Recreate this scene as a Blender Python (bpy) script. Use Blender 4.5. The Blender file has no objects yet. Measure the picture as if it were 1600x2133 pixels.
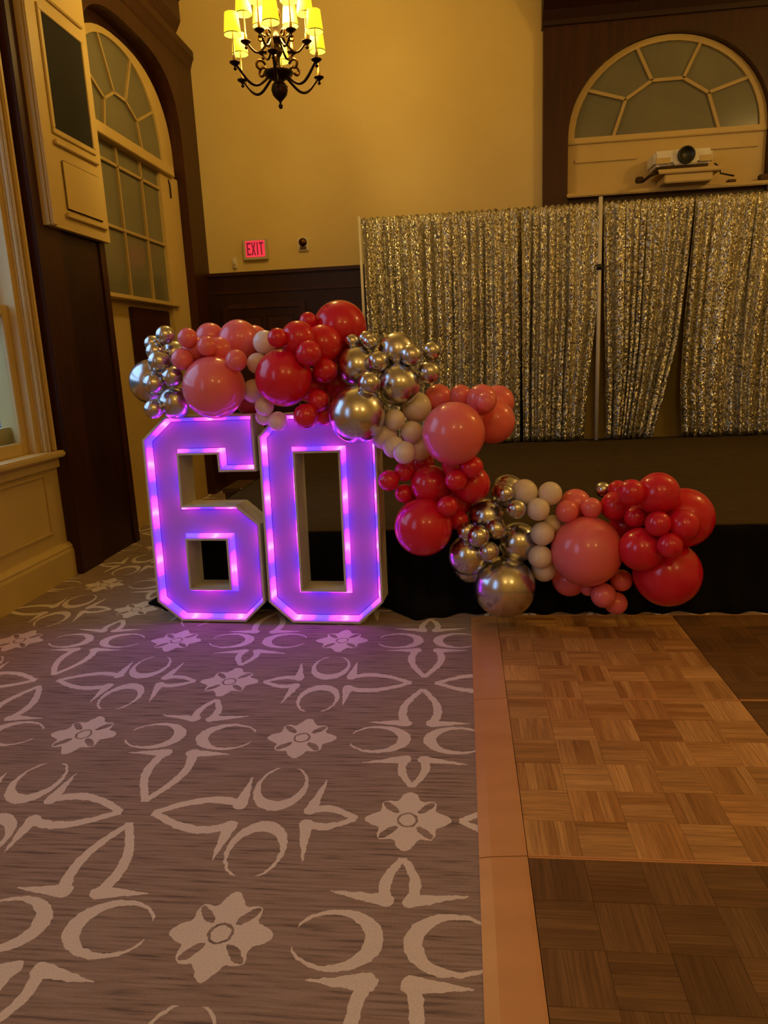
import bpy, bmesh, math, random
import numpy as np
from mathutils import Vector, Matrix
from mathutils.geometry import tessellate_polygon
random.seed(7)
scene = bpy.context.scene
COL = scene.collection
PI = math.pi

# ------------------------------------------------------------------ camera
YAW, PITCH, ROLL, FPX, CAMZ = 0.11567, 0.21569, -0.04511, 1490.88, 1.58
def camera():
    cy, sy, cp, sp = math.cos(YAW), math.sin(YAW), math.cos(PITCH), math.sin(PITCH)
    fwd = Vector((-sy*cp, cy*cp, -sp)); right = Vector((cy, sy, 0)); up = right.cross(fwd)
    c, s = math.cos(ROLL), math.sin(ROLL)
    r, u = c*right + s*up, -s*right + c*up
    cam = bpy.data.cameras.new('camera')
    cam.sensor_fit = 'VERTICAL'; cam.sensor_height = 36.0; cam.lens = 36.0*FPX/2133.0
    cam.clip_start = 0.05; cam.clip_end = 100
    o = bpy.data.objects.new('camera', cam); COL.objects.link(o)
    m = Matrix((r, u, -fwd)).transposed().to_4x4(); m.translation = Vector((0, 0, CAMZ))
    o.matrix_world = m
    scene.camera = o
camera()

# ------------------------------------------------------------------ world, exposure
SKY = 2.7
w = bpy.data.worlds.new('world'); scene.world = w; w.use_nodes = True
bg = w.node_tree.nodes['Background']
bg.inputs[0].default_value = (0.42, 0.62, 1.0, 1); bg.inputs[1].default_value = SKY
vs = scene.view_settings
scene.display_settings.display_device = 'sRGB'
vs.view_transform = 'Standard'; vs.look = 'None'; vs.gamma = 1.0; vs.use_curve_mapping = False
vs.exposure = 0.0
LAMP_W = 140.0                       # one chandelier's lamps, watts
LAMP_RGB = (1.0, 0.66, 0.2)
cyc = scene.cycles
cyc.max_bounces = 8; cyc.diffuse_bounces = 4; cyc.glossy_bounces = 4; cyc.transmission_bounces = 4
cyc.sample_clamp_indirect = 4.0; cyc.caustics_reflective = False; cyc.caustics_refractive = False

# ------------------------------------------------------------------ helpers
def srgb(r, g, b):
    f = lambda c: (c/255/12.92 if c/255 <= .04045 else ((c/255+.055)/1.055)**2.4)
    return (f(r), f(g), f(b), 1)

class MB:
    """collects geometry for ONE mesh object"""
    def __init__(s): s.v = []; s.f = []; s.smooth = []
    def add(s, vs, fs, smooth=False):
        n = len(s.v); s.v += [tuple(p) for p in vs]
        s.f += [tuple(i+n for i in f) for f in fs]; s.smooth += [smooth]*len(fs); return s
    def box(s, x0, x1, y0, y1, z0, z1):
        x0, x1 = min(x0, x1), max(x0, x1); y0, y1 = min(y0, y1), max(y0, y1); z0, z1 = min(z0, z1), max(z0, z1)
        return s.add([(x0,y0,z0),(x1,y0,z0),(x1,y1,z0),(x0,y1,z0),(x0,y0,z1),(x1,y0,z1),(x1,y1,z1),(x0,y1,z1)],
              [(0,3,2,1),(4,5,6,7),(0,1,5,4),(1,2,6,5),(2,3,7,6),(3,0,4,7)])
    def prism(s, pts, fmap, d0, d1):
        """extrude the 2D polygon pts; fmap(u,v,d) gives the 3D point"""
        n = len(pts)
        vs = [fmap(u, v, d0) for u, v in pts] + [fmap(u, v, d1) for u, v in pts]
        tri = tessellate_polygon([[Vector((u, v, 0)) for u, v in pts]])
        fs = [tuple(t) for t in tri] + [tuple(i+n for i in reversed(t)) for t in tri]
        fs += [(i, (i+1) % n, (i+1) % n+n, i+n) for i in range(n)]
        return s.add(vs, fs)
    def lathe(s, prof, n=20, c=(0,0,0), smooth=True, caps=True):
        vs = []; fs = []
        for r, z in prof:
            for k in range(n):
                a = 2*PI*k/n; vs.append((c[0]+r*math.cos(a), c[1]+r*math.sin(a), c[2]+z))
        for i in range(len(prof)-1):
            for k in range(n):
                a, b = i*n+k, i*n+(k+1) % n
                fs.append((a, b, b+n, a+n))
        if caps: fs.append(tuple(reversed(range(n)))); m = (len(prof)-1)*n; fs.append(tuple(range(m, m+n)))
        return s.add(vs, fs, smooth)
    def tube(s, path, rad, n=8, smooth=True):
        path = [Vector(p) for p in path]; vs = []; fs = []
        rads = rad if isinstance(rad, (list, tuple)) else [rad]*len(path)
        t0 = (path[1]-path[0]).normalized()
        ref = Vector((0,0,1)) if abs(t0.z) < .9 else Vector((1,0,0))
        u = t0.cross(ref).normalized()
        for i, p in enumerate(path):
            t = (path[min(i+1, len(path)-1)]-path[max(i-1, 0)]).normalized()
            u = (u - t*u.dot(t)).normalized(); v = t.cross(u)
            for k in range(n):
                a = 2*PI*k/n; vs.append(p + (u*math.cos(a)+v*math.sin(a))*rads[i])
        for i in range(len(path)-1):
            for k in range(n):
                a, b = i*n+k, i*n+(k+1) % n; fs.append((a, b, b+n, a+n))
        fs.append(tuple(reversed(range(n)))); m = (len(path)-1)*n; fs.append(tuple(range(m, m+n)))
        return s.add(vs, fs, smooth)
    def mesh(s, name, mat=None, bevel=0):
        me = bpy.data.meshes.new(name); me.from_pydata(s.v, [], s.f)
        me.polygons.foreach_set('use_smooth', s.smooth)
        bm = bmesh.new(); bm.from_mesh(me); bmesh.ops.recalc_face_normals(bm, faces=bm.faces)
        if bevel:
            es = [e for e in bm.edges if len(e.link_faces) == 2 and e.calc_face_angle(0) > .6]
            bmesh.ops.bevel(bm, geom=es, offset=bevel, segments=2, affect='EDGES', clamp_overlap=True)
        bm.to_mesh(me); bm.free()
        if mat: me.materials.append(mat)
        return me
    def build(s, name, mat, parent=None, bevel=0):
        return link(name, s.mesh(name, mat, bevel), parent)

def link(name, me, parent=None):
    o = bpy.data.objects.new(name, me); COL.objects.link(o)
    if parent: o.parent = parent
    return o
def tag(o, label=None, cat=None, group=None, kind=None):
    if label: o['label'] = label
    if cat: o['category'] = cat
    if group: o['group'] = group
    if kind: o['kind'] = kind
    return o
def empty(name, loc=(0,0,0), label=None, cat=None, group=None, kind=None):
    o = bpy.data.objects.new(name, None); o.empty_display_size = .1; COL.objects.link(o); o.location = loc
    return tag(o, label, cat, group, kind)
def struct(o): o['kind'] = 'structure'; return o
def box(name, mat, x0, x1, y0, y1, z0, z1, parent=None, bevel=0):
    return MB().box(x0, x1, y0, y1, z0, z1).build(name, mat, parent, bevel)

# ------------------------------------------------------------------ materials
def mat(name, rgb, rough=.5, metal=0, spec=.5, emit=None, estr=0, coat=0, noise=None, bump=None):
    m = bpy.data.materials.new(name); m.use_nodes = True; nt = m.node_tree; b = nt.nodes['Principled BSDF']
    b.inputs['Base Color'].default_value = rgb; b.inputs['Roughness'].default_value = rough
    b.inputs['Metallic'].default_value = metal; b.inputs['Specular IOR Level'].default_value = spec
    b.inputs['Coat Weight'].default_value = coat
    if emit: b.inputs['Emission Color'].default_value = emit; b.inputs['Emission Strength'].default_value = estr
    if noise or bump:
        tc = nt.nodes.new('ShaderNodeTexCoord'); mp = nt.nodes.new('ShaderNodeMapping')
        nt.links.new(tc.outputs['Object'], mp.inputs[0])
        nz = nt.nodes.new('ShaderNodeTexNoise'); nt.links.new(mp.outputs[0], nz.inputs['Vector'])
        nz.inputs['Detail'].default_value = 5
        if noise:      # (scale vector, second colour, contrast)
            mp.inputs['Scale'].default_value = noise[0]; nz.inputs['Scale'].default_value = 1
            r = nt.nodes.new('ShaderNodeValToRGB'); nt.links.new(nz.outputs[0], r.inputs[0])
            r.color_ramp.elements[0].position = .5-noise[2]; r.color_ramp.elements[1].position = .5+noise[2]
            r.color_ramp.elements[0].color = rgb; r.color_ramp.elements[1].color = noise[1]
            nt.links.new(r.outputs[0], b.inputs['Base Color'])
        if bump:
            nb = nt.nodes.new('ShaderNodeTexNoise'); nb.inputs['Scale'].default_value = bump[0]
            nt.links.new(tc.outputs['Object'], nb.inputs['Vector'])
            bp = nt.nodes.new('ShaderNodeBump'); bp.inputs['Strength'].default_value = bump[1]; bp.inputs['Distance'].default_value = .01
            nt.links.new(nb.outputs[0], bp.inputs['Height']); nt.links.new(bp.outputs[0], b.inputs['Normal'])
    return m
M = {}
M['wall'] = mat('wall paint', srgb(226,202,136), .75, noise=((1.2,1.2,1.2), srgb(219,194,128), .2), bump=(90,.12))
M['cream'] = mat('cream woodwork', srgb(206,178,112), .42, noise=((3,3,3), srgb(198,170,104), .25))
M['ceiling'] = mat('ceiling plaster', srgb(225,212,180), .9, noise=((1,1,1), srgb(218,204,172), .3))
M['dark'] = mat('dark mahogany', srgb(66,29,14), .42, spec=.35, noise=((22,22,1.6), srgb(44,18,8), .22))
M['dark2'] = mat('dark mahogany panel', srgb(50,20,11), .42, spec=.35, noise=((22,22,1.6), srgb(33,12,7), .22))
M['pane'] = mat('grey window pane', srgb(120,116,92), .22, noise=((2,2,2), srgb(104,102,84), .3))
M['muntin'] = mat('muntin cream', srgb(190,164,106), .45, noise=((3,3,3), srgb(180,154,98), .25))
M['white'] = mat('white plastic', srgb(232,226,210), .4, noise=((5,5,5), srgb(224,217,200), .3))
M['black'] = mat('black plastic', srgb(14,13,13), .4, noise=((8,8,8), srgb(20,19,18), .3))
M['grille'] = mat('black grille cloth', srgb(20,17,12), .9, bump=(400,.4))
M['brass'] = mat('aged brass', srgb(120,84,40), .3, 1.0, noise=((14,14,14), srgb(70,46,22), .25))
M['bronze'] = mat('dark bronze', srgb(58,38,20), .38, .8, noise=((14,14,14), srgb(40,25,14), .25))
M['candle'] = mat('candle sleeve', srgb(200,160,90), .5, noise=((9,9,9), srgb(190,150,82), .3))
M['alu'] = mat('pipe aluminium', srgb(226,218,200), .45, 0, noise=((6,6,30), srgb(214,206,188), .3))
M['black_cloth'] = mat('black polyester skirt', srgb(9,8,9), .85, spec=.15, bump=(300,.2), noise=((4,4,4), srgb(13,12,12), .3))
M['stage_top'] = mat('stage carpet', srgb(78,64,40), .95, spec=.1, noise=((8,8,8), srgb(68,55,34), .3), bump=(200,.3))
M['shell'] = mat('white painted board', srgb(205,200,190), .55, noise=((6,6,6), srgb(192,186,174), .3), bump=(160,.15))
M['trimtan'] = mat('tan edging board', srgb(206,148,92), .32, noise=((1.5,9,4), srgb(186,132,76), .3))
M['siding'] = mat('grey siding', srgb(120,112,104), .8, noise=((1,1,12), srgb(100,94,88), .3))
M['outground'] = mat('paving outside', srgb(110,110,108), .9, noise=((2,2,2), srgb(90,90,90), .3))
M['step'] = mat('brown step', srgb(88,64,34), .7, noise=((9,9,2), srgb(72,50,26), .3))

def glass_mat():
    m = bpy.data.materials.new('clear window glass'); m.use_nodes = True; nt = m.node_tree; nt.nodes.clear()
    out = nt.nodes.new('ShaderNodeOutputMaterial'); mx = nt.nodes.new('ShaderNodeMixShader')
    t = nt.nodes.new('ShaderNodeBsdfTransparent'); g = nt.nodes.new('ShaderNodeBsdfGlossy')
    g.inputs['Roughness'].default_value = .02; t.inputs[0].default_value = (.9,.94,.95,1)
    fr = nt.nodes.new('ShaderNodeFresnel'); fr.inputs[0].default_value = 1.45
    ge = nt.nodes.new('ShaderNodeNewGeometry'); E0 = nt.nodes.new('ShaderNodeMath'); E0.operation = 'SUBTRACT'; E0.inputs[0].default_value = 1
    nt.links.new(ge.outputs['Backfacing'], E0.inputs[1]); E1 = nt.nodes.new('ShaderNodeMath'); E1.operation = 'MULTIPLY'   # the far face of a pane does not mirror
    nt.links.new(fr.outputs[0], E1.inputs[0]); nt.links.new(E0.outputs[0], E1.inputs[1])
    nt.links.new(E1.outputs[0], mx.inputs[0]); nt.links.new(t.outputs[0], mx.inputs[1]); nt.links.new(g.outputs[0], mx.inputs[2])
    nt.links.new(mx.outputs[0], out.inputs[0]); return m
M['glass'] = glass_mat()

def balloon_mat(name, rgb, rough=.22, trans=.12):
    m = mat(name, rgb, rough, spec=.6, coat=.25)
    nt = m.node_tree; b = nt.nodes['Principled BSDF']
    b.inputs['Coat Roughness'].default_value = .08
    tc = nt.nodes.new('ShaderNodeTexCoord'); nz = nt.nodes.new('ShaderNodeTexNoise'); nz.inputs['Scale'].default_value = 1.4
    nt.links.new(tc.outputs['Object'], nz.inputs['Vector'])
    r = nt.nodes.new('ShaderNodeMixRGB'); nt.links.new(nz.outputs[0], r.inputs[0])
    r.inputs[1].default_value = rgb; r.inputs[2].default_value = tuple(c*.86 for c in rgb[:3])+(1,)
    nt.links.new(r.outputs[0], b.inputs['Base Color'])
    # thin latex lets a little light through
    out = nt.nodes['Material Output']; mx = nt.nodes.new('ShaderNodeMixShader'); mx.inputs[0].default_value = trans
    tl = nt.nodes.new('ShaderNodeBsdfTranslucent'); nt.links.new(r.outputs[0], tl.inputs[0])
    nt.links.new(b.outputs[0], mx.inputs[1]); nt.links.new(tl.outputs[0], mx.inputs[2]); nt.links.new(mx.outputs[0], out.inputs[0])
    return m
BM = {'p': balloon_mat('coral pink latex', srgb(255,126,134)), 'r': balloon_mat('red latex', srgb(232,30,62)),
      'w': balloon_mat('ivory latex', srgb(255,242,230), .3, .2), 'd': balloon_mat('dark coral latex', srgb(230,84,92)),
      'c': mat('chrome latex', (.68,.67,.67,1), .23, 1.0, noise=((2,2,2), (.60,.59,.58,1), .3))}

# small expression language for shader maths
class E:
    nt = None
    def __init__(s, sock): s.s = sock
    @staticmethod
    def op(op, *a, clamp=False):
        n = E.nt.nodes.new('ShaderNodeMath'); n.operation = op; n.use_clamp = clamp
        for i, x in enumerate(a):
            if isinstance(x, E): E.nt.links.new(x.s, n.inputs[i])
            else: n.inputs[i].default_value = x
        return E(n.outputs[0])
    def __add__(a, b): return E.op('ADD', a, b)
    __radd__ = __add__
    def __sub__(a, b): return E.op('SUBTRACT', a, b)
    def __rsub__(a, b): return E.op('SUBTRACT', b, a)
    def __mul__(a, b): return E.op('MULTIPLY', a, b)
    __rmul__ = __mul__
    def __truediv__(a, b): return E.op('DIVIDE', a, b)
    def __lt__(a, b): return E.op('LESS_THAN', a, b)
    def __gt__(a, b): return E.op('GREATER_THAN', a, b)
def eabs(a): return E.op('ABSOLUTE', a)
def emin(a, b): return E.op('MINIMUM', a, b)
def emax(a, b): return E.op('MAXIMUM', a, b)
def esin(a): return E.op('SINE', a)
def ecos(a): return E.op('COSINE', a)
def esqrt(a): return E.op('SQRT', a)
def elen(a, b): return esqrt(a*a + b*b)
def emix(t, a, b): return a + (b - a)*t
def clamp01(a): return E.op('ADD', a, 0.0, clamp=True)

def carpet_mat():
    m = bpy.data.materials.new('patterned carpet'); m.use_nodes = True; nt = m.node_tree; E.nt = nt
    b = nt.nodes['Principled BSDF']; b.inputs['Roughness'].default_value = .95; b.inputs['Specular IOR Level'].default_value = .1
    tc = nt.nodes.new('ShaderNodeTexCoord')
    # woven edges wobble a little
    nz = nt.nodes.new('ShaderNodeTexNoise'); nz.inputs['Scale'].default_value = 38; nz.inputs['Detail'].default_value = 2
    nt.links.new(tc.outputs['Object'], nz.inputs['Vector'])
    sp0 = nt.nodes.new('ShaderNodeSeparateColor'); nt.links.new(nz.outputs['Color'], sp0.inputs[0])
    sp = nt.nodes.new('ShaderNodeSeparateXYZ'); nt.links.new(tc.outputs['Object'], sp.inputs[0])
    X = (E(sp.outputs[0]) + (E(sp0.outputs[0])-.5)*.016 + .22)/.4925
    Y = (E(sp.outputs[1]) + (E(sp0.outputs[1])-.5)*.016 - 2.19)/.53
    px = E.op('PINGPONG', X, 2.0); py = E.op('PINGPONG', Y, 2.0)
    far = (px + py) > 2.0
    px = emix(far, px, 2.0-px); py = emix(far, py, 2.0-py)
    u = emax(px, py); v = emin(px, py)
    # pointed leaves, drawn as an outline open at the base
    def leaf(t, wmax, th):
        wv = esin(clamp01(t)*(.75*PI) + .25*PI)*wmax
        return (eabs(v - wv) < (th - t*th*.25)) * (t > 0.0) * (t < 1.02)
    m1 = leaf((u-1.245)/.625, .16, .042)
    m2 = leaf((.72-u)/.35, .095, .038)
    def barb(ax, ay, bx, by, th):
        dx, dy = bx-ax, by-ay; L2 = dx*dx+dy*dy
        qx = u-ax; qy = v-ay
        h = clamp01((qx*dx + qy*dy)/L2)
        return elen(qx-h*dx, qy-h*dy) < (1.0-h)*th + .004
    m3 = emax(barb(1.255,.115,1.262,.44,.05), barb(.715,.075,.66,.42,.045))
    d1 = elen((u-1.0)/.205, (v-.325)/.27); d2 = elen((u-1.0)/.168, (v-.372)/.207)
    m4 = (d1 < 1.0) * (d2 > 1.0) * (v < .565)
    d0 = elen(u, v); dA = elen(1.0-u, 1.0-v); near = dA < d0
    qx = emix(near, u, eabs(1.0-u)); qy = emix(near, v, eabs(1.0-v)); r = emin(d0, dA)
    th = E.op('ARCTAN2', qy, qx)
    edge = ecos(th*8.0)*.032 + ecos(th*4.0)*.02 + .253
    fl = r < edge
    a_ = (qx+qy)*.70711; b_ = (qx-qy)*.70711
    slit = elen((a_-.178)/.08, b_/.03) < 1.0
    ring = eabs(r-.066) < .009
    fl = fl*(1.0-emax(slit, ring))
    mask = emax(emax(emax(m1, m2), emax(m3, m4)), fl)
    # ground: taupe with long darker flecks across the width
    mp = nt.nodes.new('ShaderNodeMapping'); mp.inputs['Scale'].default_value = (3.2, 55, 1); nt.links.new(tc.outputs['Object'], mp.inputs[0])
    st = nt.nodes.new('ShaderNodeTexNoise'); st.inputs['Scale'].default_value = 1.6; st.inputs['Detail'].default_value = 4; nt.links.new(mp.outputs[0], st.inputs['Vector'])
    rp = nt.nodes.new('ShaderNodeValToRGB'); nt.links.new(st.outputs[0], rp.inputs[0])
    e = rp.color_ramp.elements; e[0].position = .3; e[0].color = srgb(108,88,76); e[1].position = .62; e[1].color = srgb(166,142,124)
    x = e.new(.45); x.color = srgb(150,126,108)
    fine = nt.nodes.new('ShaderNodeTexNoise'); fine.inputs['Scale'].default_value = 160; nt.links.new(tc.outputs['Object'], fine.inputs['Vector'])
    mx = nt.nodes.new('ShaderNodeMixRGB'); nt.links.new((mask*.94).s, mx.inputs[0]); nt.links.new(rp.outputs[0], mx.inputs[1]); mx.inputs[2].default_value = srgb(232,216,196)
    ml = nt.nodes.new('ShaderNodeMixRGB'); ml.blend_type = 'MULTIPLY'; ml.inputs[0].default_value = .3
    nt.links.new(mx.outputs[0], ml.inputs[1]); nt.links.new(fine.outputs[0], ml.inputs[2])
    br = nt.nodes.new('ShaderNodeBrightContrast'); br.inputs['Bright'].default_value = .02; nt.links.new(ml.outputs[0], br.inputs[0])
    nt.links.new(br.outputs[0], b.inputs['Base Color'])
    bp = nt.nodes.new('ShaderNodeBump'); bp.inputs['Strength'].default_value = .35; bp.inputs['Distance'].default_value = .004
    nt.links.new(fine.outputs[0], bp.inputs['Height']); nt.links.new(bp.outputs[0], b.inputs['Normal'])
    return m
M['carpet'] = carpet_mat()

def parquet_mat():
    """oak: the tone comes from each slat's own object colour, the grain runs along its length"""
    m = bpy.data.materials.new('oak parquet'); m.use_nodes = True; nt = m.node_tree; b = nt.nodes['Principled BSDF']
    oi = nt.nodes.new('ShaderNodeObjectInfo'); tc = nt.nodes.new('ShaderNodeTexCoord')
    ad = nt.nodes.new('ShaderNodeVectorMath'); nt.links.new(tc.outputs['Object'], ad.inputs[0])
    cb = nt.nodes.new('ShaderNodeCombineXYZ')
    mu = nt.nodes.new('ShaderNodeMath'); mu.operation = 'MULTIPLY'; mu.inputs[1].default_value = 37; nt.links.new(oi.outputs['Random'], mu.inputs[0])
    nt.links.new(mu.outputs[0], cb.inputs[2]); nt.links.new(cb.outputs[0], ad.inputs[1])
    mp = nt.nodes.new('ShaderNodeMapping'); mp.inputs['Scale'].default_value = (7, 110, 1); nt.links.new(ad.outputs[0], mp.inputs[0])
    nz = nt.nodes.new('ShaderNodeTexNoise'); nz.inputs['Scale'].default_value = 1; nz.inputs['Detail'].default_value = 5; nt.links.new(mp.outputs[0], nz.inputs['Vector'])
    rp = nt.nodes.new('ShaderNodeValToRGB'); rp.color_ramp.elements[0].position = .3; rp.color_ramp.elements[0].color = (.62,.58,.52,1)
    rp.color_ramp.elements[1].position = .65; rp.color_ramp.elements[1].color = (1.08,1.06,1.0,1); nt.links.new(nz.outputs[0], rp.inputs[0])
    mx = nt.nodes.new('ShaderNodeMixRGB'); mx.blend_type = 'MULTIPLY'; mx.inputs[0].default_value = 1
    nt.links.new(oi.outputs['Color'], mx.inputs[1]); nt.links.new(rp.outputs[0], mx.inputs[2]); nt.links.new(mx.outputs[0], b.inputs['Base Color'])
    b.inputs['Roughness'].default_value = .42
    return m
M['parquet'] = parquet_mat()

def sequin_mat():
    m = bpy.data.materials.new('sequin fabric'); m.use_nodes = True; nt = m.node_tree; b = nt.nodes['Principled BSDF']
    b.inputs['Metallic'].default_value = .9; b.inputs['Roughness'].default_value = .32
    tc = nt.nodes.new('ShaderNodeTexCoord')
    mp = nt.nodes.new('ShaderNodeMapping'); mp.inputs['Scale'].default_value = (85, 0, 70); nt.links.new(tc.outputs['UV'], mp.inputs[0])
    mp.inputs['Scale'].default_value = (85, 70, 1)
    vo = nt.nodes.new('ShaderNodeTexVoronoi'); vo.inputs['Scale'].default_value = 1; nt.links.new(mp.outputs[0], vo.inputs['Vector'])
    sub = nt.nodes.new('ShaderNodeVectorMath'); sub.operation = 'SUBTRACT'; sub.inputs[1].default_value = (.5,.5,.5); nt.links.new(vo.outputs['Color'], sub.inputs[0])
    sc = nt.nodes.new('ShaderNodeVectorMath'); sc.operation = 'SCALE'; sc.inputs['Scale'].default_value = .95; nt.links.new(sub.outputs[0], sc.inputs[0])
    ge = nt.nodes.new('ShaderNodeNewGeometry'); ad = nt.nodes.new('ShaderNodeVectorMath'); nt.links.new(ge.outputs['Normal'], ad.inputs[0]); nt.links.new(sc.outputs[0], ad.inputs[1])
    no = nt.nodes.new('ShaderNodeVectorMath'); no.operation = 'NORMALIZE'; nt.links.new(ad.outputs[0], no.inputs[0]); nt.links.new(no.outputs[0], b.inputs['Normal'])
    hs = nt.nodes.new('ShaderNodeSeparateColor'); nt.links.new(vo.outputs['Color'], hs.inputs[0])
    rp = nt.nodes.new('ShaderNodeValToRGB'); nt.links.new(hs.outputs[1], rp.inputs[0])
    rp.color_ramp.elements[0].position = .1; rp.color_ramp.elements[0].color = (.30,.27,.19,1); rp.color_ramp.elements[1].position = .9; rp.color_ramp.elements[1].color = (.92,.88,.74,1)
    nt.links.new(rp.outputs[0], b.inputs['Base Color'])
    return m
M['sequin'] = sequin_mat()

def led_mat(name, strength):
    m = bpy.data.materials.new(name); m.use_nodes = True; nt = m.node_tree; b = nt.nodes['Principled BSDF']
    at = nt.nodes.new('ShaderNodeVertexColor'); at.layer_name = 'led'
    nt.links.new(at.outputs[0], b.inputs['Emission Color']); b.inputs['Emission Strength'].default_value = strength
    b.inputs['Base Color'].default_value = (.5,.5,.5,1); b.inputs['Roughness'].default_value = .4
    return m
M['led'] = led_mat('colour changing led strip', 1.0)
M['panel'] = mat('backlit acrylic', (.30,.19,.37,1), .25, emit=(.235,.032,.38,1), estr=.36, noise=((3,3,3), (.28,.178,.345,1), .3))
M['seam'] = mat('dark seam', srgb(48,14,70), .6, noise=((8,8,8), srgb(40,10,60), .3))

def shade_mat():
    m = bpy.data.materials.new('glowing lampshade'); m.use_nodes = True; nt = m.node_tree; b = nt.nodes['Principled BSDF']
    b.inputs['Base Color'].default_value = (.8,.6,.2,1); b.inputs['Roughness'].default_value = .8
    g = nt.nodes.new('ShaderNodeNewGeometry'); mx = nt.nodes.new('ShaderNodeMixRGB'); nt.links.new(g.outputs['Backfacing'], mx.inputs[0])
    mx.inputs[1].default_value = (1.25,.86,.018,1); mx.inputs[2].default_value = (1.5,1.35,.13,1)   # cloth outside, paler lining inside
    nt.links.new(mx.outputs[0], b.inputs['Emission Color']); b.inputs['Emission Strength'].default_value = 1.0
    return m
M['shade'] = shade_mat()
M['exitface'] = mat('lit red exit face', srgb(120,10,20), .4, emit=(1,.045,.075,1), estr=.85, noise=((6,6,6), srgb(110,10,20), .3))
M['exitletter'] = mat('exit letters', srgb(92,6,18), .5, emit=(.30,.01,.03,1), estr=.55, noise=((6,6,6), srgb(82,6,16), .3))
M['house'] = mat('sign housing', srgb(205,198,160), .5, noise=((6,6,6), srgb(190,184,146), .3))

# ------------------------------------------------------------------ room shell
XL, YB, XR, YF, ZC = -3.1, 8.9, 5.6, -5.0, 6.0
struct(box('floor', M['carpet'], -3.45, XR, YF, YB+.3, -.1, 0))
struct(box('ceiling', M['ceiling'], -3.6, XR+.2, YF-.2, YB+.4, ZC, ZC+.1))
struct(box('wall_right', M['wall'], XR, XR+.15, YF-.2, YB+.4, 0, ZC))
struct(box('wall_front', M['wall'], -3.6, XR, YF-.15, YF, 0, ZC))
# back wall, cream plaster; behind the arched window on the right it is set back
wb = empty('wall_back'); struct(wb)
box('plaster', M['wall'], -3.6, 1.1, YB, YB+.3, 0, ZC, wb)
box('plaster', M['wall'], 3.45, XR, YB, YB+.3, 0, ZC, wb)
box('plaster', M['wall'], 1.1, 3.45, YB+.16, YB+.3, 0, ZC, wb)
# left wall
wl = empty('wall_left'); struct(wl)
WIN_NEAR = [(-1.6, .55), (2.55, 4.98)]            # tall daylight windows along the left wall
WZ0, WZ1 = .985, 4.15
ys = [YF-.15, WIN_NEAR[0][0], WIN_NEAR[0][1], WIN_NEAR[1][0], WIN_NEAR[1][1], 5.3]
for i in range(5):
    if i in (1, 3):
        box('wall_panel', M['cream'], XL-.3, XL, ys[i], ys[i+1], 0, WZ0-.03, wl)
        box('plaster', M['wall'], XL-.3, XL, ys[i], ys[i+1], WZ1, ZC, wl)
    else:
        box('plaster', M['cream'], XL-.3, XL, ys[i], ys[i+1], 0, ZC, wl)
box('dark_panel', M['dark2'], XL-.3, -3.02, 5.3, 6.05, 0, ZC, wl)
# recess behind the arched window on the left: plaster below, board behind the panes
box('recess_back', M['cream'], XL-.3, -3.23, 6.05, 8.9, 0, ZC, wl)

# arched mahogany surrounds: one polygon with an arched opening down to the floor
def arch_pts(cx, rx, zc, rz, n=2.0, k=28):
    out = []
    for i in range(k+1):
        a = PI*i/k
        c, s = math.cos(a), math.sin(a)
        out.append((cx+rx*math.copysign(abs(c)**(2/n), c), zc+rz*abs(s)**(2/n)))
    return out                                     # from +rx to -rx
A = arch_pts(7.3, 1.09, 3.8, .9, 3.0)
pts = [(6.03, 0), (6.03, 5.0), (8.9, 5.0), (8.9, 0), (8.39, 0)] + A + [(6.21, 0)]
MB().prism(pts, lambda u, v, d: (d, u, v), -3.2, -3.05).build('surround', M['dark'], wl)
AB = arch_pts(2.28, 1.065, 3.83, .98)
pts = [(.945, 2.6), (.945, 5.05), (3.75, 5.05), (3.75, 2.6), (3.345, 2.6)] + AB + [(1.215, 2.6)]
sr = MB().prism(pts, lambda u, v, d: (u, d, v), YB-.1, YB+.16).build('surround', M['dark'], wb)
box('surround_base', M['dark'], 1.215, 3.345, YB-.06, YB+.16, 2.6, 3.2, wb)

# pilaster and cornices on the left
struct(box('trim_1', M['dark'], XL, -3.0, 5.12, 5.46, 0, ZC, bevel=.006))
pil = struct(box('trim_2', M['dark'], -3.05, -3.005, 6.06, 6.16, 0, 4.9, bevel=.004))
prof = [(-3.18, 5.6), (-2.90, 5.6), (-2.90, 5.42), (-2.95, 5.38), (-2.95, 5.19), (-2.965, 5.16), (-3.0, 5.1), (-3.03, 5.06), (-3.18, 5.06)]
struct(MB().prism(prof, lambda u, v, d: (u, d, v), 5.47, 8.42).build('trim_3', M['dark']))
prof = [(-3.18, 5.06), (-2.99, 5.06), (-2.99, 4.985), (-3.01, 4.95), (-3.035, 4.88), (-3.05, 4.86), (-3.18, 4.86)]
struct(MB().prism(prof, lambda u, v, d: (u, d, v), 6.1, 8.86).build('trim_4', M['dark']))
# cornice over the arched window on the back wall
prof = [(YB, 5.6), (YB-.32, 5.6), (YB-.32, 5.4), (YB-.26, 5.34), (YB-.26, 5.16), (YB-.18, 5.08), (YB-.13, 5.0), (YB-.13, 4.95), (YB, 4.95)]
struct(MB().prism(prof, lambda u, v, d: (d, u, v), .93, 3.9).build('trim_5', M['dark2']))

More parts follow.
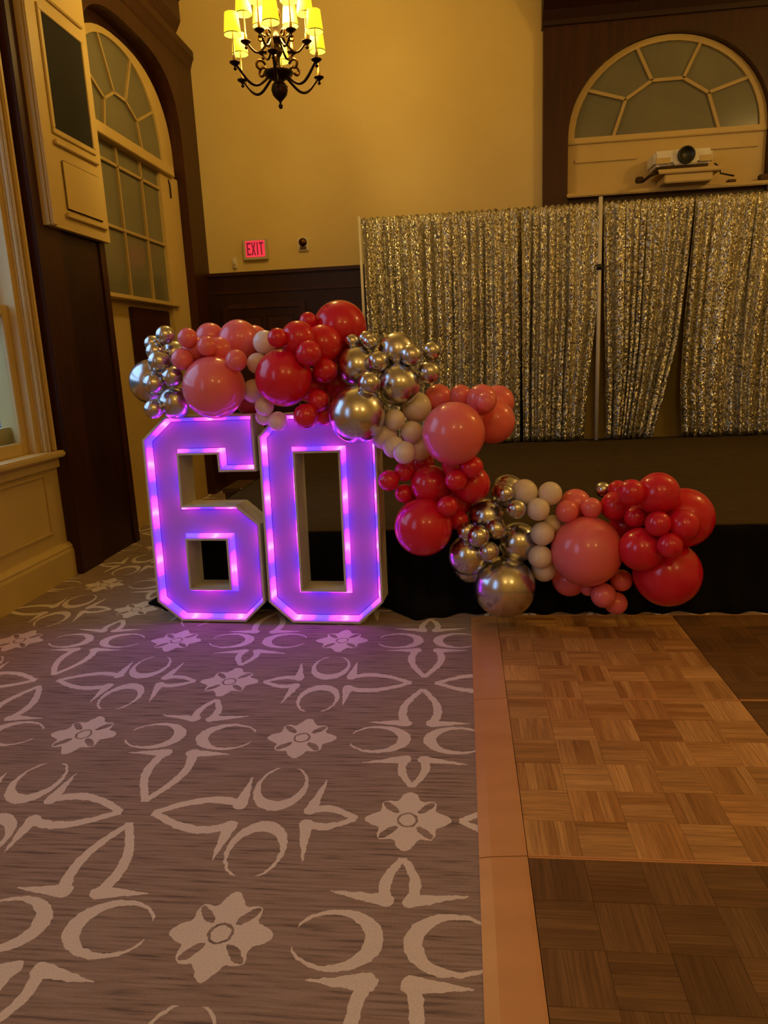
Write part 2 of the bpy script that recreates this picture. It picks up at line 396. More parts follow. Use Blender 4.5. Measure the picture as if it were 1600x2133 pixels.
# wainscot, near end of the left wall
bb = empty('baseboard_left'); struct(bb)
for a, b in ((YF, 5.19),):
    prof = [(XL, 0), (XL+.05, 0), (XL+.05, .2), (XL+.04, .225), (XL+.045, .235), (XL+.02, .265), (XL, .27)]
    MB().prism(prof, lambda u, v, d: (u, d, v), a, b).build('skirting', M['cream'], bb)
ws = empty('trim_6'); struct(ws)
def rect_mould(y0, y1, z0, z1, x, m, par, t=.022, d=.014):
    box('moulding', m, x, x+d, y0, y1, z1-t, z1, par, .003); box('moulding', m, x, x+d, y0, y1, z0, z0+t, par, .003)
    box('moulding', m, x, x+d, y0, y0+t, z0+t, z1-t, par, .003); box('moulding', m, x, x+d, y1-t, y1, z0+t, z1-t, par, .003)
for a, b in ((2.7, 4.95), (.85, 2.5), (-1.5, .6)):
    rect_mould(a, b, .37, .83, XL, M['cream'], ws)

# back wall: mahogany wainscot with a dark door
wa = empty('trim_7'); struct(wa)
box('panel_board', M['dark2'], -3.05, .945, YB-.05, YB, 0, 2.6, wa)
box('cap_rail', M['dark'], -3.05, .945, YB-.085, YB, 2.59, 2.635, wa, .008)
box('frieze_rail', M['dark'], -3.05, .945, YB-.065, YB-.05, 2.385, 2.42, wa, .004)
for a, b in ((-1.72, -.75), (-.6, .35)):
    for z0, z1 in ((.3, 1.0), (1.12, 2.2)):
        box('raised_panel', M['dark'], a, b, YB-.068, YB-.05, z0, z1, wa, .012)
box('skirting', M['dark'], -3.05, .945, YB-.08, YB-.05, 0, .22, wa, .006)
dr = empty('door_1'); struct(dr)
box('leaf', M['dark2'], -2.82, -1.95, YB-.066, YB-.05, .01, 2.2, dr, .003)
for x0, x1 in ((-2.9, -2.82), (-1.95, -1.87)): box('casing', M['dark'], x0, x1, YB-.085, YB-.05, 0, 2.26, dr, .006)
box('casing', M['dark'], -2.82, -1.95, YB-.085, YB-.05, 2.2, 2.26, dr, .006)
for x0, x1 in ((-2.74, -2.42), (-2.35, -2.03)):
    for z0, z1 in ((.25, .95), (1.1, 2.1)): box('door_panel', M['dark'], x0, x1, YB-.074, YB-.066, z0, z1, dr, .006)
MB().lathe([(.012,0),(.03,.02),(.034,.04),(.02,.06),(0.004,.062)], 14).build('knob', M['brass'], dr).matrix_local = Matrix.Translation((-2.01, YB-.066, 1.02)) @ Matrix.Rotation(PI/2, 4, 'X')

# ------------------------------------------------------------------ windows
def bar(m, pa, pb, wdt, fmap, d0, d1, name, par):
    (u0, v0), (u1, v1) = pa, pb
    L = math.hypot(u1-u0, v1-v0); nx, ny = -(v1-v0)/L*wdt/2, (u1-u0)/L*wdt/2
    return MB().prism([(u0+nx, v0+ny), (u1+nx, v1+ny), (u1-nx, v1-ny), (u0-nx, v0-ny)], fmap, d0, d1).build(name, m, par)
def fan(par, fmap, cx, zc, rx, rz, ox, orz, on, V, B, Rr, d_glass, d_front, obase, ocx=None):
    """half-round light: rim, five outer panes, one middle pane, bars between"""
    ocx = cx if ocx is None else ocx
    gl = arch_pts(cx, rx, zc, rz, min(on, 2.2)); ou = arch_pts(ocx, ox, obase, orz, on)
    MB().prism([(ocx+ox, zc-.005)]+ou+[(ocx-ox, zc-.005)]+[(cx-rx, zc-.005)]+gl[::-1]+[(cx+rx, zc-.005)], fmap, d_glass, d_front).build('rim', M['cream'], par)
    k = len(gl)-1
    ins = [(cx+V[0][0], zc), (cx+V[0][0]*.0+V[1][0], zc+V[1][1]), (cx+V[2][0], zc+V[2][1]), (cx-V[2][0], zc+V[2][1]), (cx-V[1][0], zc+V[1][1]), (cx-V[0][0], zc)]
    MB().prism(ins, fmap, d_glass, d_glass+(d_front-d_glass)*.25).build('pane', M['pane'], par)
    angs = [0, Rr[0], Rr[1], k-Rr[1], k-Rr[0], k]
    seq = ins
    for i in range(5):
        p = [seq[i]] + gl[angs[i]:angs[i+1]+1] + [seq[i+1]]
        MB().prism(p, fmap, d_glass, d_glass+(d_front-d_glass)*.25).build('pane', M['pane'], par)
    for i in range(5): bar(M['muntin'], seq[i], seq[i+1], B, fmap, d_glass, d_front, 'muntin', par)
    for i in range(1, 5): bar(M['muntin'], seq[i], gl[angs[i]], B, fmap, d_glass, d_front, 'muntin', par)

# left arched window: fan light over a sash of three columns
w2 = empty('window_2'); struct(w2)
FX = lambda u, v, d: (d, u, v)
fan(w2, FX, 7.19, 3.71, .9, .84, 1.088, .86, 2.4, [(.40,0), (.335,.26), (.12,.375)], .026, (5, 11), -3.205, -3.175, 3.75, 7.3)
box('soffit_board', M['dark2'], -3.23, -3.206, 6.0, 8.9, 3.72, 5.0, w2)
box('transom', M['cream'], -3.23, -3.13, 6.212, 8.27, 3.63, 3.705, w2, .006)
box('transom_bead', M['cream'], -3.23, -3.10, 6.212, 8.2, 3.585, 3.64, w2, .006)
box('casing', M['cream'], -3.23, -3.15, 7.9, 8.388, 0, 3.6, w2)
box('casing', M['cream'], -3.23, -3.15, 6.212, 6.38, 0, 3.6, w2)
colsY = [(6.38, 6.93), (6.96, 7.45), (7.48, 7.9)]
for z0, z1 in ((2.24, 2.83), (2.86, 3.40), (3.43, 3.6)):
    for y0, y1 in colsY: box('pane', M['pane'], -3.23, -3.19, y0, y1, z0, z1, w2)
for y in (6.945, 7.465): box('muntin', M['muntin'], -3.23, -3.165, y-.015, y+.015, 2.24, 3.6, w2, .004)
box('muntin', M['muntin'], -3.23, -3.163, 6.38, 7.9, 2.83, 2.86, w2, .004)
box('head_rail', M['muntin'], -3.23, -3.165, 6.38, 7.9, 3.40, 3.43, w2, .004)
box('window_sill', M['cream'], -3.23, -3.11, 6.212, 8.02, 2.2, 2.24, w2, .006)
box('apron_panel', M['dark'], -3.23, -3.185, 6.95, 7.85, 1.3, 2.15, w2, .006)
MB().tube([(-3.15, 8.12, 3.55), (-3.135, 8.12, 3.5), (-3.135, 8.12, 3.36)], .008, 6).build('stay_hook', M['bronze'], w2)

# arched window on the back wall: fan light over a cream panel
w3 = empty('window_3'); struct(w3)
FY = lambda u, v, d: (u, d, v)
fan(w3, FY, 2.28, 3.84, .985, .905, 1.063, .975, 2.0, [(.56,0), (.435,.365), (.165,.53)], .034, (5, 11), YB+.03, YB-.01, 3.83)
box('transom', M['cream'], 1.217, 3.343, YB-.03, YB+.1, 3.78, 3.845, w3, .008)
box('cream_panel', M['cream'], 1.217, 3.343, YB, YB+.1, 3.25, 3.78, w3)
box('moulding', M['cream'], 1.3, 1.98, YB-.02, YB, 3.585, 3.625, w3, .006)
box('moulding', M['cream'], 2.5, 3.26, YB-.02, YB, 3.625, 3.665, w3, .006)
box('window_sill', M['cream'], 1.2, 3.36, YB-.16, YB+.05, 3.205, 3.25, w3, .01)

# daylight windows, near part of the left wall
def tall_window(name, y0, y1):
    w1 = empty(name); struct(w1)
    X0 = XL-.3
    box('casing', M['cream'], XL, XL+.03, y1, y1+.105, WZ0, WZ1+.3, w1, .006)
    box('casing_bead', M['cream'], XL+.03, XL+.055, y1+.06, y1+.1, WZ0, WZ1+.3, w1, .008)
    box('casing_bead', M['cream'], XL+.03, XL+.045, y1+.012, y1+.03, WZ0, WZ1+.3, w1, .006)
    box('casing', M['cream'], XL, XL+.03, y0-.32, y0, WZ0, WZ1+.3, w1, .006)
    box('casing', M['cream'], XL, XL+.035, y0, y1, WZ1, WZ1+.3, w1, .006)
    box('window_sill', M['cream'], XL-.28, XL+.09, y0-.4, y1+.2, WZ0-.05, WZ0, w1, .012)
    box('apron', M['cream'], XL, XL+.03, y0-.36, y1+.18, WZ0-.13, WZ0-.05, w1, .006)
    for y in (y0, y1-.05): box('jamb', M['cream'], XL-.26, XL-.02, y, y+.05, WZ0, WZ1, w1)
    box('head', M['cream'], XL-.26, XL-.02, y0, y1, WZ1-.05, WZ1, w1)
    for k, (z0, z1, xs) in enumerate(((WZ0, 2.04, XL-.13), (1.97, WZ1-.05, XL-.2))):
        s0, s1 = y0+.05, y1-.05
        box('stile', M['cream'], xs, xs+.05, s0, s0+.07, z0, z1, w1, .004); box('stile', M['cream'], xs, xs+.05, s1-.07, s1, z0, z1, w1, .004)
        box('rail', M['cream'], xs, xs+.05, s0+.07, s1-.07, z0, z0+(.09 if k == 0 else .06), w1, .004)
        box('rail', M['cream'], xs, xs+.05, s0+.07, s1-.07, z1-.07, z1, w1, .004)
        box('pane', M['glass'], xs+.02, xs+.026, s0+.07, s1-.07, z0+(.09 if k == 0 else .06), z1-.07, w1)
    box('stool_block', M['cream'], XL-.24, XL-.2, y0+.05, y1-.05, WZ0, WZ0+.2, w1)
tall_window('window_1', *WIN_NEAR[1]); tall_window('window_4', *WIN_NEAR[0])
# what stands outside those windows: paving and the boarded wall of the next house
struct(box('exterior_ground', M['outground'], -12, -3.46, -9, 13, -.2, -.1))
ew = empty('exterior_wall'); struct(ew)
box('backing', M['siding'], -7.6, -7.45, -8, 12, -.1, 2.25, ew)
sb = MB()
for k in range(14): sb.box(-7.45, -7.42+.012*(k % 2), -8, 12, -.1+k*.165, -.1+k*.165+.155)
o = sb.build('siding_board', M['siding'], ew); o['kind'] = 'stuff'

# ------------------------------------------------------------------ speaker cabinet on the left wall
sc = empty('speaker_cabinet', (-3.0, 5.7, 2.61), 'tall cream wall cabinet with black speaker grille, high beside the left arched window', 'speaker')
def cab(name, m, x0, x1, y0, y1, z0, z1, bevel=0): return box(name, m, x0+3.0, x1+3.0, y0-5.7, y1-5.7, z0-2.61, z1-2.61, sc, bevel)
cab('cabinet_body', M['cream'], -2.999, -2.95, 5.23, 6.155, 2.61, 5.04)
cab('grille', M['grille'], -2.95, -2.944, 5.47, 6.03, 3.315, 4.09)
for a in ((5.43, 6.07, 4.09, 4.13), (5.43, 6.07, 3.275, 3.315)): cab('grille_frame', M['cream'], -2.95, -2.935, *a, .004)
for a in ((5.43, 5.47, 3.315, 4.09), (6.03, 6.07, 3.315, 4.09)): cab('grille_frame', M['cream'], -2.95, -2.935, *a, .004)
cab('ledge', M['cream'], -2.95, -2.925, 5.43, 6.08, 4.2, 4.23, .006)
cab('ledge', M['cream'], -2.95, -2.925, 5.43, 6.08, 3.2, 3.235, .006)
cab('raised_panel', M['cream'], -2.95, -2.935, 5.5, 6.06, 2.76, 3.11, .01)
cab('bottom_ledge', M['cream'], -2.95, -2.925, 5.47, 6.1, 2.70, 2.735, .006)
cab('side_bead', M['cream'], -2.95, -2.925, 5.24, 5.31, 2.61, 5.04, .008)

# ------------------------------------------------------------------ small things on the back wall
ex = empty('exit_sign', (-2.44, YB-.03, 2.885), 'lit red EXIT sign on the cream back wall above the wainscot', 'exit sign')
box('housing', M['house'], -.15, .15, -.025, .03, -.12, .115, ex, .006)
box('face', M['exitface'], -.115, .12, -.029, -.025, -.088, .098, ex)
def letter(ch, x, wd):
    m = MB(); z0, z1, t = -.068, .078, .019
    if ch == 'E': P = [(0,0),(1,0),(1,.15),(.35,.15),(.35,.43),(.85,.43),(.85,.57),(.35,.57),(.35,.85),(1,.85),(1,1),(0,1)]
    if ch == 'I': P = [(.3,0),(.7,0),(.7,1),(.3,1)]
    if ch == 'T': P = [(.35,0),(.65,0),(.65,.84),(1,.84),(1,1),(0,1),(0,.84),(.35,.84)]
    if ch == 'X': P = [(0,0),(.3,0),(.5,.36),(.7,0),(1,0),(.66,.5),(1,1),(.7,1),(.5,.64),(.3,1),(0,1),(.34,.5)]
    m.prism([(x+u*wd, z0+v*(z1-z0)) for u, v in P], lambda u, v, d: (u, d, v), -.033, -.029)
    m.build('letter', M['exitletter'], ex)
for ch, x, wd in (('E', -.098, .048), ('X', -.044, .054), ('I', .014, .036), ('T', .055, .05)): letter(ch, x, wd)

st = empty('fire_alarm', (-1.856, YB, 2.91), 'white fire alarm strobe on the back wall right of the lit exit sign', 'alarm')
box('back_box', M['white'], -.062, .062, -.04, 0, -.075, .075, st, .012)
MB().lathe([(.05,0),(.048,.014),(.036,.032),(.012,.042)], 18).build('lens_dome', M['brass'], st).matrix_local = Matrix.Translation((0, -.04, .022)) @ Matrix.Rotation(PI/2, 4, 'X')
box('sounder_grille', M['brass'], -.04, .042, -.05, -.04, -.058, -.028, st, .004)
sn = empty('wall_sensor', (-2.712, YB, 2.745), 'little white sensor on the back wall low at the left of the exit sign', 'sensor')
box('sensor_body', M['white'], -.027, .027, -.035, 0, -.06, .06, sn, .01)
box('sensor_window', M['cream'], -.015, .015, -.04, -.035, -.04, -.005, sn, .003)

pj = empty('projector', (2.4, YB-.2, 3.4), 'white projector with round black lens on a ledge below the arched back window', 'projector')
def pb(name, m, x0, x1, y0, y1, z0, z1, bevel=0): return box(name, m, x0-2.4, x1-2.4, y0-(YB-.2), y1-(YB-.2), z0-3.4, z1-3.4, pj, bevel)
pb('body', M['white'], 2.08, 2.69, YB-.36, YB-.03, 3.42, 3.575, .03)
pb('lens_housing', M['white'], 2.28, 2.52, YB-.385, YB-.34, 3.415, 3.57, .012)
MB().lathe([(.088,0),(.088,.03),(.078,.034),(.070,.02),(.01,.008)], 28).build('lens', M['black'], pj).matrix_local = Matrix.Translation((0, -.185, .105)) @ Matrix.Rotation(PI/2, 4, 'X')
pb('intake', M['cream'], 2.10, 2.25, YB-.366, YB-.36, 3.44, 3.50, .002)
pb('intake', M['cream'], 2.55, 2.67, YB-.366, YB-.36, 3.44, 3.50, .002)
pb('foot_plate', M['bronze'], 2.14, 2.64, YB-.36, YB-.04, 3.385, 3.42, .006)
sh = empty('projector_shelf', (2.4, YB-.2, 3.25), 'cream shelf bracket with dark metal arms holding the white projector', 'shelf')
def sbx(name, m, x0, x1, y0, y1, z0, z1, bevel=0): return box(name, m, x0-2.4, x1-2.4, y0-(YB-.2), y1-(YB-.2), z0-3.25, z1-3.25, sh, bevel)
sbx('shelf_board', M['cream'], 2.12, 2.78, YB-.37, YB-.02, 3.34, 3.385, .008)
sbx('shelf_block', M['cream'], 2.2, 2.7, YB-.34, YB-.02, 3.25, 3.34, .01)
MB().tube([(-.27,-.16,.11), (-.36,-.15,.08), (-.43,-.15,.03), (-.5,-.15,.05)], .016, 8).build('arm', M['bronze'], sh)
MB().tube([(.3,-.16,.16), (.36,-.15,.12), (.37,-.15,.06), (.52,-.12,.03)], .009, 8).build('cable', M['black'], sh)
sbx('clamp', M['bronze'], 1.9, 1.98, YB-.37, YB-.30, 3.27, 3.33, .01)
for i, (x, n, lb) in enumerate(((2.92, 'cable_clip', 'small dark clip on the window ledge right of the projector'), (3.25, 'junction_box', 'small dark box at the far right end of the back window ledge'))):
    q = tag(box(n, M['bronze'], x, x+.09+.04*i, YB-.14, YB-.07, 3.251, 3.285+.03*i, None, .008), lb, 'box' if i else 'clip')

# ------------------------------------------------------------------ chandeliers
def chandelier():
    r = empty('chandelier', (0,0,0), 'brass two-tier chandelier with glowing yellow candle shades high in front of the back wall', 'chandelier')
    # origin at the level of the lower drip pans
    col = [(.012,-.285),(.02,-.262),(.008,-.25),(.012,-.232),(.03,-.215),(.058,-.185),(.07,-.145),(.06,-.105),(.035,-.08),(.05,-.07),(.118,-.03),(.125,-.012),(.06,.002),(.026,.02),
           (.02,.06),(.022,.1),(.04,.125),(.05,.15),(.03,.18),(.022,.2),(.075,.22),(.078,.235),(.03,.25),(.02,.3),(.02,.36),(.045,.4),(.055,.43),(.025,.47),(.015,.52),(.012,.56)]
    MB().lathe(col, 20).build('column', M['bronze'], r)
    MB().tube([(0,0,.55),(0,0,2.05)], .012, 8).build('suspension_rod', M['bronze'], r)
    MB().lathe([(.02,0),(.05,.03),(.11,.05),(.12,.07)], 20, (0,0,1.99)).build('ceiling_rose', M['brass'], r)
    def arm_path(R, z0, dip):
        P = []
        for t in np.linspace(0, 1, 15):
            x = .05 + (R-.05)*(t**.9)
            z = z0 + (0-z0)*t - dip*math.sin(PI*min(1, t*1.02))**1.2
            P.append((x, z))
        P.append((R+.012, .01-.02)); P.append((R, -.005))
        return P
    def spiral(cx, cz, r0, a0, turns, sgn):
        return [(cx + r0*(1-.75*t)*math.cos(a0+sgn*turns*2*PI*t), cz + r0*(1-.75*t)*math.sin(a0+sgn*turns*2*PI*t)) for t in np.linspace(0,1,13)]
    arm_lo = MB().tube([(x,0,z) for x,z in arm_path(.38, -.03, .12)], .0115, 8).mesh('arm', M['bronze'])
    arm_hi = MB().tube([(x,0,z) for x,z in arm_path(.25, .02, .085)], .0095, 8).mesh('arm', M['bronze'])
    scr = MB().tube([(x,0,z) for x,z in spiral(.16, .035, .05, PI*.9, .9, -1)], .011, 7).mesh('scroll', M['brass'])
    pan = MB().lathe([(.008,-.05),(.016,-.04),(.008,-.03),(.01,-.018),(.03,-.006),(.042,.004),(.044,.009),(.012,.008)], 16).mesh('drip_pan', M['bronze'])
    can = MB().lathe([(.0125,.008),(.0125,.06),(.008,.065),(.005,.2),(.005,.235)], 10).mesh('candle', M['candle'])
    # shade: cloth outside, lining inside, real thickness
    sm = MB(); n = 24; R0, R1, z0, z1 = .069, .053, .205, .36
    ring = [(R0,z0),(R1,z1),(R1-.002,z1),(R0-.002,z0)]
    vs = [(a*math.cos(2*PI*k/n), a*math.sin(2*PI*k/n), z) for a, z in ring for k in range(n)]
    fs = [(i*n+k, i*n+(k+1)%n, ((i+1)%4)*n+(k+1)%n, ((i+1)%4)*n+k) for i in range(4) for k in range(n)]
    sm.add(vs, fs, True); shd = sm.mesh('lamp_shade', None)
    lin = bpy.data.materials.new('lampshade lining'); lin.use_nodes = True; lb = lin.node_tree.nodes['Principled BSDF']
    lb.inputs['Base Color'].default_value = (.8,.75,.4,1); lb.inputs['Emission Color'].default_value = (1.25,1.15,.14,1); lb.inputs['Emission Strength'].default_value = 1
    clo = M['shade']; shd.materials.append(clo); shd.materials.append(lin)
    for i, pl in enumerate(shd.polygons): pl.material_index = 1 if n*2 <= i < n*3 else 0
    rimm = MB().lathe([(.0705,.204),(.0712,.207),(.0705,.21),(.0685,.21),(.0685,.204),(.0705,.204)], 24, caps=False).mesh('shade_rim', M['brass'])
    for tier, (R, z, arm, ph) in enumerate(((.38, 0, arm_lo, 38), (.25, .215, arm_hi, 12))):
        for k in range(6):
            a = math.radians(ph + 60*k); rot = Matrix.Rotation(a, 4, 'Z')
            ao = link('arm', arm, r); ao.matrix_local = Matrix.Translation((0,0,z)) @ rot
            so = link('scroll', scr, ao); so.matrix_local = Matrix.Translation((0,0,-.02)) if tier == 0 else Matrix.Scale(.75, 4)
            for nm, me in (('drip_pan', pan), ('candle', can), ('lamp_shade', shd)):
                q = link(nm, me, r); q.location = (R*math.cos(a), R*math.sin(a), z)
                if nm == 'lamp_shade': link('shade_rim', rimm, q)
    L = bpy.data.lights.new('chandelier_lamps', 'POINT'); L.energy = LAMP_W; L.color = LAMP_RGB; L.shadow_soft_size = .16
    lo = bpy.data.objects.new('chandelier_lamps', L); COL.objects.link(lo); lo.parent = r; lo.location = (0, 0, .47)
    return r
def copy_tree(o, parent=None):
    c = o.copy(); COL.objects.link(c); c.parent = parent
    for ch in list(o.children): copy_tree(ch, c)
    return c
ch0 = chandelier(); ch0.location = (-1.475, 6.5, 3.93)
for (x, y), lb in (((4.5, 5.2), 'brass chandelier farthest to the right, in front of the sequin drape'),
                   ((.3, -1.8), 'brass chandelier high above the carpet strip, out toward the room centre'),
                   ((3.2, -1.6), 'brass chandelier above the dance floor')):
    c = copy_tree(ch0); c.location = (x, y, 3.93); c['label'] = lb
ch0.rotation_euler.z = 0
for o in scene.objects:
    if o.name.startswith('chandelier') and o.type == 'EMPTY': o['group'] = 'chandeliers'

# ------------------------------------------------------------------ stage and sequin drape
SX0, SX1, SY0, SY1, SZ = -1.9, 4.6, 4.33, 8.62, .51
sg = empty('stage_platform', (0, 4.3, 0), 'long low stage with dull brown top and black cloth skirt behind the numerals', 'stage')
box('deck', M['stage_top'], SX0, SX1, SY0-4.3, SY1-4.3, SZ-.06, SZ, sg, .004)
for x in (SX0+.1, .2, 2.3, SX1-.16):
    for y in (SY0+.15, 6.4, SY1-.2): box('leg', M['black'], x, x+.05, y-4.3, y+.05-4.3, 0, SZ-.06, sg)
def skirt(path_fn, L, nseg):
    m = MB(); rows = 9; vs = []; fs = []
    for j in range(rows+1):
        t = j/rows
        for i in range(nseg+1):
            s = i/nseg; (bx, by), (nx, ny) = path_fn(s*L)
            amp = (.005 + .016*t)*math.sin(s*L*34 + .8*math.sin(s*L*5)) + .008*t*math.sin(s*L*11+1.3)
            fl = flare(s*L)*max(0, (t-.45)/.55)**2 + .012*t
            z = (SZ-.004)*(1-t) + (.004 if j == rows else 0)
            vs.append((bx+nx*(amp+fl+.012), by+ny*(amp+fl+.012)-4.3, z))
    for j in range(rows):
        for i in range(nseg):
            a = j*(nseg+1)+i; fs.append((a, a+1, a+nseg+2, a+nseg+1))
    m.add(vs, fs, True); me = m.mesh('skirt', M['black_cloth']); o = link('skirt', me, sg)
    md = o.modifiers.new('thick', 'SOLIDIFY'); md.thickness = .003
side = 2.2
def path(d):
    # from the back of the left end, round the corner, along the front
    if d < side: return (SX0, SY0+side-d), (-1, 0)
    if d < side+.12:
        a = (d-side)/.12*PI/2; return (SX0, SY0), (-math.cos(a), -math.sin(a))
    return (SX0+d-side-.12, SY0), (0, -1)
def flare(d):
    g = lambda c, wd, h: h*math.exp(-((d-c)/wd)**2)
    s = min(1, max(0, (d-side-.12-1.40)/.12)); s = s*s*(3-2*s)
    return g(side-.1, .3 if d < side-.1 else .13, .22) + .11*s + g(side+.12+1.62, .16, .09)
skirt(path, side+.12+SX1-SX0, 620)

stp = empty('step_box', (-2.2, 7.3, 0), 'low brown step with a pale front edge at the left end of the stage', 'step')
box('tread', M['step'], -.3, .25, -.22, .3, .25, .3, stp, .004); box('riser', M['step'], -.28, .23, -.2, .28, 0, .25, stp)
box('nosing', M['cream'], -.1, .25, -.235, -.22, .27, .305, stp, .004)

df = empty('drape_stand', (0, 8.5, SZ), 'aluminium pipe frame with uprights and cross bars carrying the sequin drapes', 'drape stand')
for x, z in ((-1.118, 3.11), (1.52, 3.14), (4.15, 3.11)):
    MB().tube([(x, 0 if x != 1.52 else -.035, 0), (x, 0 if x != 1.52 else -.035, z-SZ)], .022 if x == 1.52 else .017, 14).build('upright', M['alu'], df)
    box('base_plate', M['black'], x-.11, x+.11, -.11, .1, 0, .006, df, .002)
for a, b in ((-1.118, 1.52), (1.52, 4.15)): MB().tube([(a, .0, 3.05-SZ), (b, .0, 3.05-SZ)], .014, 10).build('cross_bar', M['alu'], df)
MB().lathe([(.026,-.03),(.034,-.028),(.034,.028),(.026,.03)], 14, (1.52, -.035, 2.419-SZ)).build('clamp_collar', M['black'], df)
box('clamp_lever', M['black'], 1.535, 1.57, -.075, -.05, 2.395-SZ, 2.412-SZ, df, .003)

def lerp_pts(P, z):
    P = sorted(P)
    if z <= P[0][0]: return P[0][1]
    for (z0, x0), (z1, x1) in zip(P, P[1:]):
        if z <= z1: return x0+(x1-x0)*(z-z0)/(z1-z0)
    return P[-1][1]
def drape(label, Lf, Rt, pleats, seed):
    rnd = random.Random(seed)
    nu = int(pleats*12); nv = 46; z0, z1 = SZ+.012, 3.085
    ph = [rnd.uniform(0, 6.28) for _ in range(6)]; fr = [rnd.uniform(.75, 1.25) for _ in range(6)]
    wt = np.cumsum([rnd.uniform(.55, 1.5) for _ in range(pleats)]); wt = np.concatenate([[0], wt/wt[-1]])
    def phase(u):      # uneven pleat widths
        i = min(pleats-1, int(np.searchsorted(wt, u, side='right')-1)); return i + (u-wt[i])/(wt[i+1]-wt[i])
    am = [rnd.uniform(.5, 1.25) for _ in range(pleats+1)]
    vs = []; uv = []; fs = []
    for j in range(nv+1):
        z = z1 + (z0-z1)*j/nv; t = j/nv
        xl, xr = lerp_pts(Lf, z), lerp_pts(Rt, z); top = max(0, 1-abs(z-3.05)/.035)
        head = 1 if z < 3.01 else .3
        for i in range(nu+1):
            u = i/nu; p = phase(u); a_ = am[min(pleats, int(p))]
            amp = (.018+.02*min(1, t*2.2))*a_*head
            y = amp*math.sin(2*PI*p + .9*math.sin(2.1*t+ph[0]+u*7)) + .026*math.sin(2*PI*p*.27+ph[1]+t*1.2)*min(1, t*4) + .006*math.sin(2*PI*p*2.3+ph[2])
            x = xl + (xr-xl)*u + .010*math.sin(2*PI*p+1.2)*head
            vs.append((x, 8.5 - .024 + y*.9 - .01*top, z + (.010*math.sin(u*pleats*9+ph[3]) if j == 0 else 0) + (.008*math.sin(u*pleats*2.7+ph[4]) if j == nv else 0)))
            uv.append((u*(abs(Rt[0][1]-Lf[0][1])+.25)*1.5, z))
    for j in range(nv):
        for i in range(nu):
            a = j*(nu+1)+i; fs.append((a, a+nu+1, a+nu+2, a+1))
    me = bpy.data.meshes.new('sequin_drape'); me.from_pydata(vs, [], fs)
    me.polygons.foreach_set('use_smooth', [True]*len(fs))
    ul = me.uv_layers.new(name='UVMap')
    for lp in me.loops: ul.data[lp.index].uv = uv[lp.vertex_index]
    me.materials.append(M['sequin'])
    o = link('sequin_drape', me); tag(o, label, 'drape', 'sequin drapes on the pipe frame')
    md = o.modifiers.new('thick', 'SOLIDIFY'); md.thickness = .003; md.offset = 0
T = 3.09
drape('silver gold sequin drape at the left end of the pipe frame, behind the garland', [(.5,-1.075),(T,-1.10)], [(.5,.645),(1.3,.655),(1.6,.668),(T,.668)], 17, 3)
drape('silver gold sequin drape just left of the front pole, tapering at the bottom', [(.5,.685),(1.3,.672),(1.6,.67),(T,.67)], [(.5,1.375),(1.2,1.42),(1.9,1.488),(T,1.50)], 9, 5)
drape('silver gold sequin drape just right of the front pole, swept left below', [(.5,1.625),(1.2,1.615),(1.9,1.58),(T,1.545)], [(.5,2.12),(1.0,2.24),(1.6,2.37),(2.3,2.44),(T,2.50)], 10, 8)
drape('silver gold sequin drape at the right edge of the photo, with a bluish sheen', [(.5,2.46),(1.1,2.41),(1.7,2.42),(2.4,2.46),(T,2.51)], [(.5,4.05),(T,4.1)], 16, 12)

# ------------------------------------------------------------------ dance floor
PZ = .016
slat_mesh = {}
def slat_me(o):
    L, Wd = (.1685, .0338)
    return MB().box(-L/2, L/2, -Wd/2, Wd/2, 0, .007).mesh('slat', M['parquet'])
SL = slat_me(0)
tones = {'bright': [(.50,.26,.08),(.60,.33,.11),(.43,.205,.058),(.54,.285,.088),(.35,.16,.042)], 'umber': [(.17,.08,.025),(.20,.10,.034),(.15,.068,.021),(.18,.088,.03),(.125,.055,.017)]}  # second palette is simply a much darker brown, chosen panel by panel
labels = {(0,0): ('dark worn parquet panel in the near right corner beside the tan edge strip', 'umber'), (0,1): ('bright oak parquet panel in the middle of the photo beside the tan edge strip', 'bright'),
          (0,2): ('oak parquet panel farthest back, next to the stage and the carpet', 'bright'), (1,0): ('worn parquet panel in the first row, second from the carpet', 'umber'),
          (1,1): ('dark parquet panel to the right of the bright middle one', 'umber'), (1,2): ('dark parquet panel at the right end of the back row by the stage', 'umber')}
PW, PL = 1.017, 1.06
def panel(ci, ri):
    x0, y0 = .1755+ci*(PW+.003), .942+ri*(PL+.003)
    lb, tn = labels[(ci, ri)]
    r = empty('dance_floor_panel', (x0, y0, 0), lb, 'dance floor panel', 'parquet dance floor panels')
    box('base_board', M['step'], 0, PW, 0, PL, .001, PZ-.0075, r)
    for a in ((0, PW, 0, .006), (0, PW, PL-.006, PL)): box('metal_edge', M['trimtan'], a[0], a[1], a[2], a[3], .001, PZ+.0008, r)
    rnd = random.Random(ci*31+ri*7+1); n = 6; sx, sy = PW/n, (PL-.014)/n
    for i in range(n):
        for j in range(n):
            hor = (i+j+ri) % 2 == 0
            base = rnd.choice(tones[tn]); bl = rnd.uniform(.86, 1.1)
            for k in range(5):
                s = link('slat', SL, r)
                cx, cy = (i+.5)*sx, .007+(j+.5)*sy
                cr = tones[tn][rnd.randrange(5)]; f = rnd.uniform(.15, .6)
                s.color = tuple(bl*(b*f+c*(1-f)) for b, c in zip(base, cr)) + (1,)
                if hor: s.location = (cx, cy+(k-2)*sy/5, PZ-.0075+rnd.uniform(-.0003, .0003)); s.scale = (sx/.17, sy/5/.0343, 1)
                else:
                    s.location = (cx+(k-2)*sx/5, cy, PZ-.0075+rnd.uniform(-.0003, .0003)); s.rotation_euler.z = PI/2; s.scale = (sy/.17, sx/5/.0343, 1)
